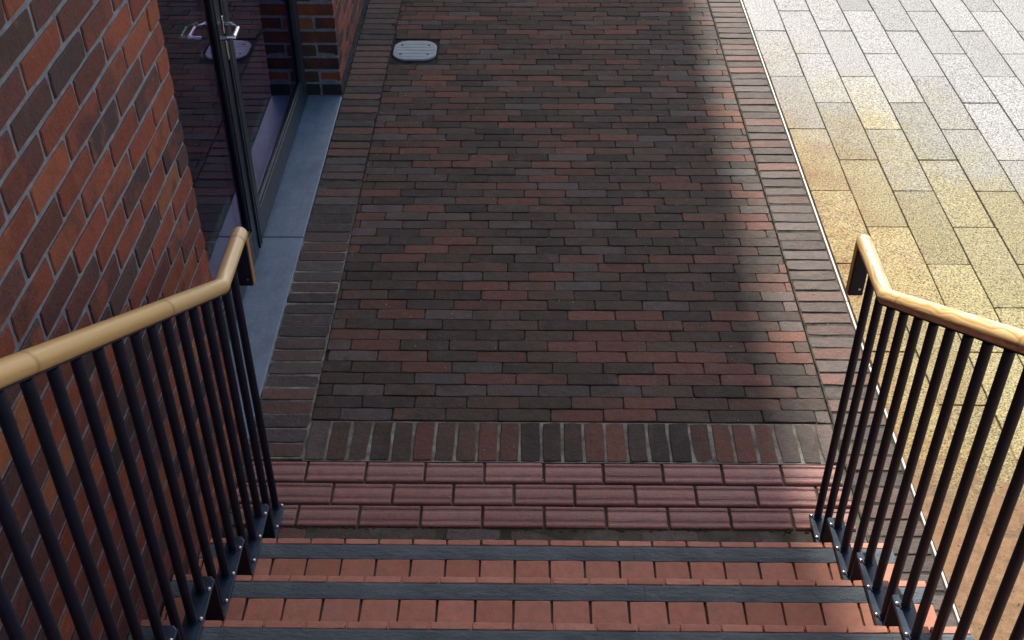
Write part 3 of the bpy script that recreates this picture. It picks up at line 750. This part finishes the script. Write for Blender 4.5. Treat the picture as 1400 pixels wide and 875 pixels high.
# moss in the joints at the foot of the steps and the wall
V = []; F = []
def tuft(x, y, z, s_):
    i0 = len(V); n = 6
    for k in range(n): a = k*math.pi*2/n+rng.uniform(-.3, .3); V.append((x+s_*math.cos(a)*rng.uniform(.6, 1.5), y+s_*0.6*math.sin(a), z))
    V.append((x+rng.uniform(-.3, .3)*s_, y, z+s_*rng.uniform(.3, .6))); F.extend([(i0+k, i0+(k+1) % n, i0+n) for k in range(n)])
for _ in range(420):
    q = rng.random()
    if q < .40: tuft(rng.uniform(WX+.02, XR), rng.choice((2.640, 2.580, 2.6415))+rng.gauss(0, .006), -0.007, rng.uniform(.003, .010))
    elif q < .65: tuft(WX+abs(rng.gauss(0, .004)), rng.choice((rng.uniform(5.75, 7.2), rng.uniform(2.6, 3.0))), -0.002, rng.uniform(.003, .009))
    elif q < .85: tuft(rng.uniform(XL, XR), 2.947+rng.gauss(0, .003), -0.006, rng.uniform(.002, .006))
    else: tuft(XR+0.002+rng.gauss(0, .002), rng.uniform(2.6, 6.5), -0.004, rng.uniform(.002, .005))
ms = link('moss', mesh('moss', V, F), M['moss']); tag(ms, 'dark green moss growing in the joints at the foot of the steps', 'moss', kind='stuff')

# a skin of brown silt over the slabs beside the stairs, feathering out below their faces
nx, ny = 60, 110; V = []; F = []
def hsh(x, y, sd):
    xi, yi = math.floor(x), math.floor(y); fx, fy = x-xi, y-yi; g = lambda a, b: math.modf(math.sin(a*127.1+b*311.7+sd*74.7)*43758.5453)[0]
    fx, fy = fx*fx*(3-2*fx), fy*fy*(3-2*fy)
    return (g(xi, yi)*(1-fx)+g(xi+1, yi)*fx)*(1-fy)+(g(xi, yi+1)*(1-fx)+g(xi+1, yi+1)*fx)*fy
for j in range(ny+1):
    for i in range(nx+1):
        x = XE+0.006+1.9*i/nx; y = -0.5+4.0*j/ny
        edge = 3.02-0.62*(x-1.33)+0.16*hsh(x*5, y*5, 1)+0.07*hsh(x*14, y*14, 2)
        d = max(-1.0, min(1.0, (edge-y)/0.5)); z = 0.0034*d-0.0012+0.0009*hsh(x*60, y*60, 3)+0.0007*hsh(x*25, y*25, 4)
        V.append((x, y, z if i < nx else -0.004))
for j in range(ny):
    for i in range(nx):
        k = j*(nx+1)+i
        if max(V[k][2], V[k+1][2], V[k+nx+1][2], V[k+nx+2][2]) > -0.0028: F.append((k, k+1, k+nx+2, k+nx+1))
sm_ = mesh('silt', V, F, True)
t = NT('brown_silt'); P_ = t.pos()
c_ = t.ramp(t.noise(P_, 26, 7, 0.8), [(0.3, (0.17, 0.098, 0.054)), (0.52, (0.30, 0.178, 0.096)), (0.72, (0.40, 0.26, 0.155))])
c_ = t.mix(t.math('MULTIPLY', t.ramp(t.noise(P_, 3, 4, 0.6), [(0.4, 0.0), (0.65, 1.0)]), 0.5), c_, (0.30, 0.165, 0.085))
c_ = t.mix(t.math('MULTIPLY', t.ramp(t.noise(P_, 9, 6, 0.75), [(0.5, 0.0), (0.72, 1.0)]), 0.6), c_, (0.12, 0.085, 0.055))
c_ = t.mix(t.ramp(t.noise(P_, 60, 2, 0.5), [(0.66, 0.0), (0.72, 0.8)]), c_, (0.05, 0.035, 0.025))
t.out(c_, 0.9, t.bump(t.noise(P_, 180, 4, 0.7), 0.7, 0.003), spec=0.2)
sl_ = link('silt', sm_, t.m); tag(sl_, 'brown silt washed over the granite slabs beside the stairs', 'silt', kind='stuff')
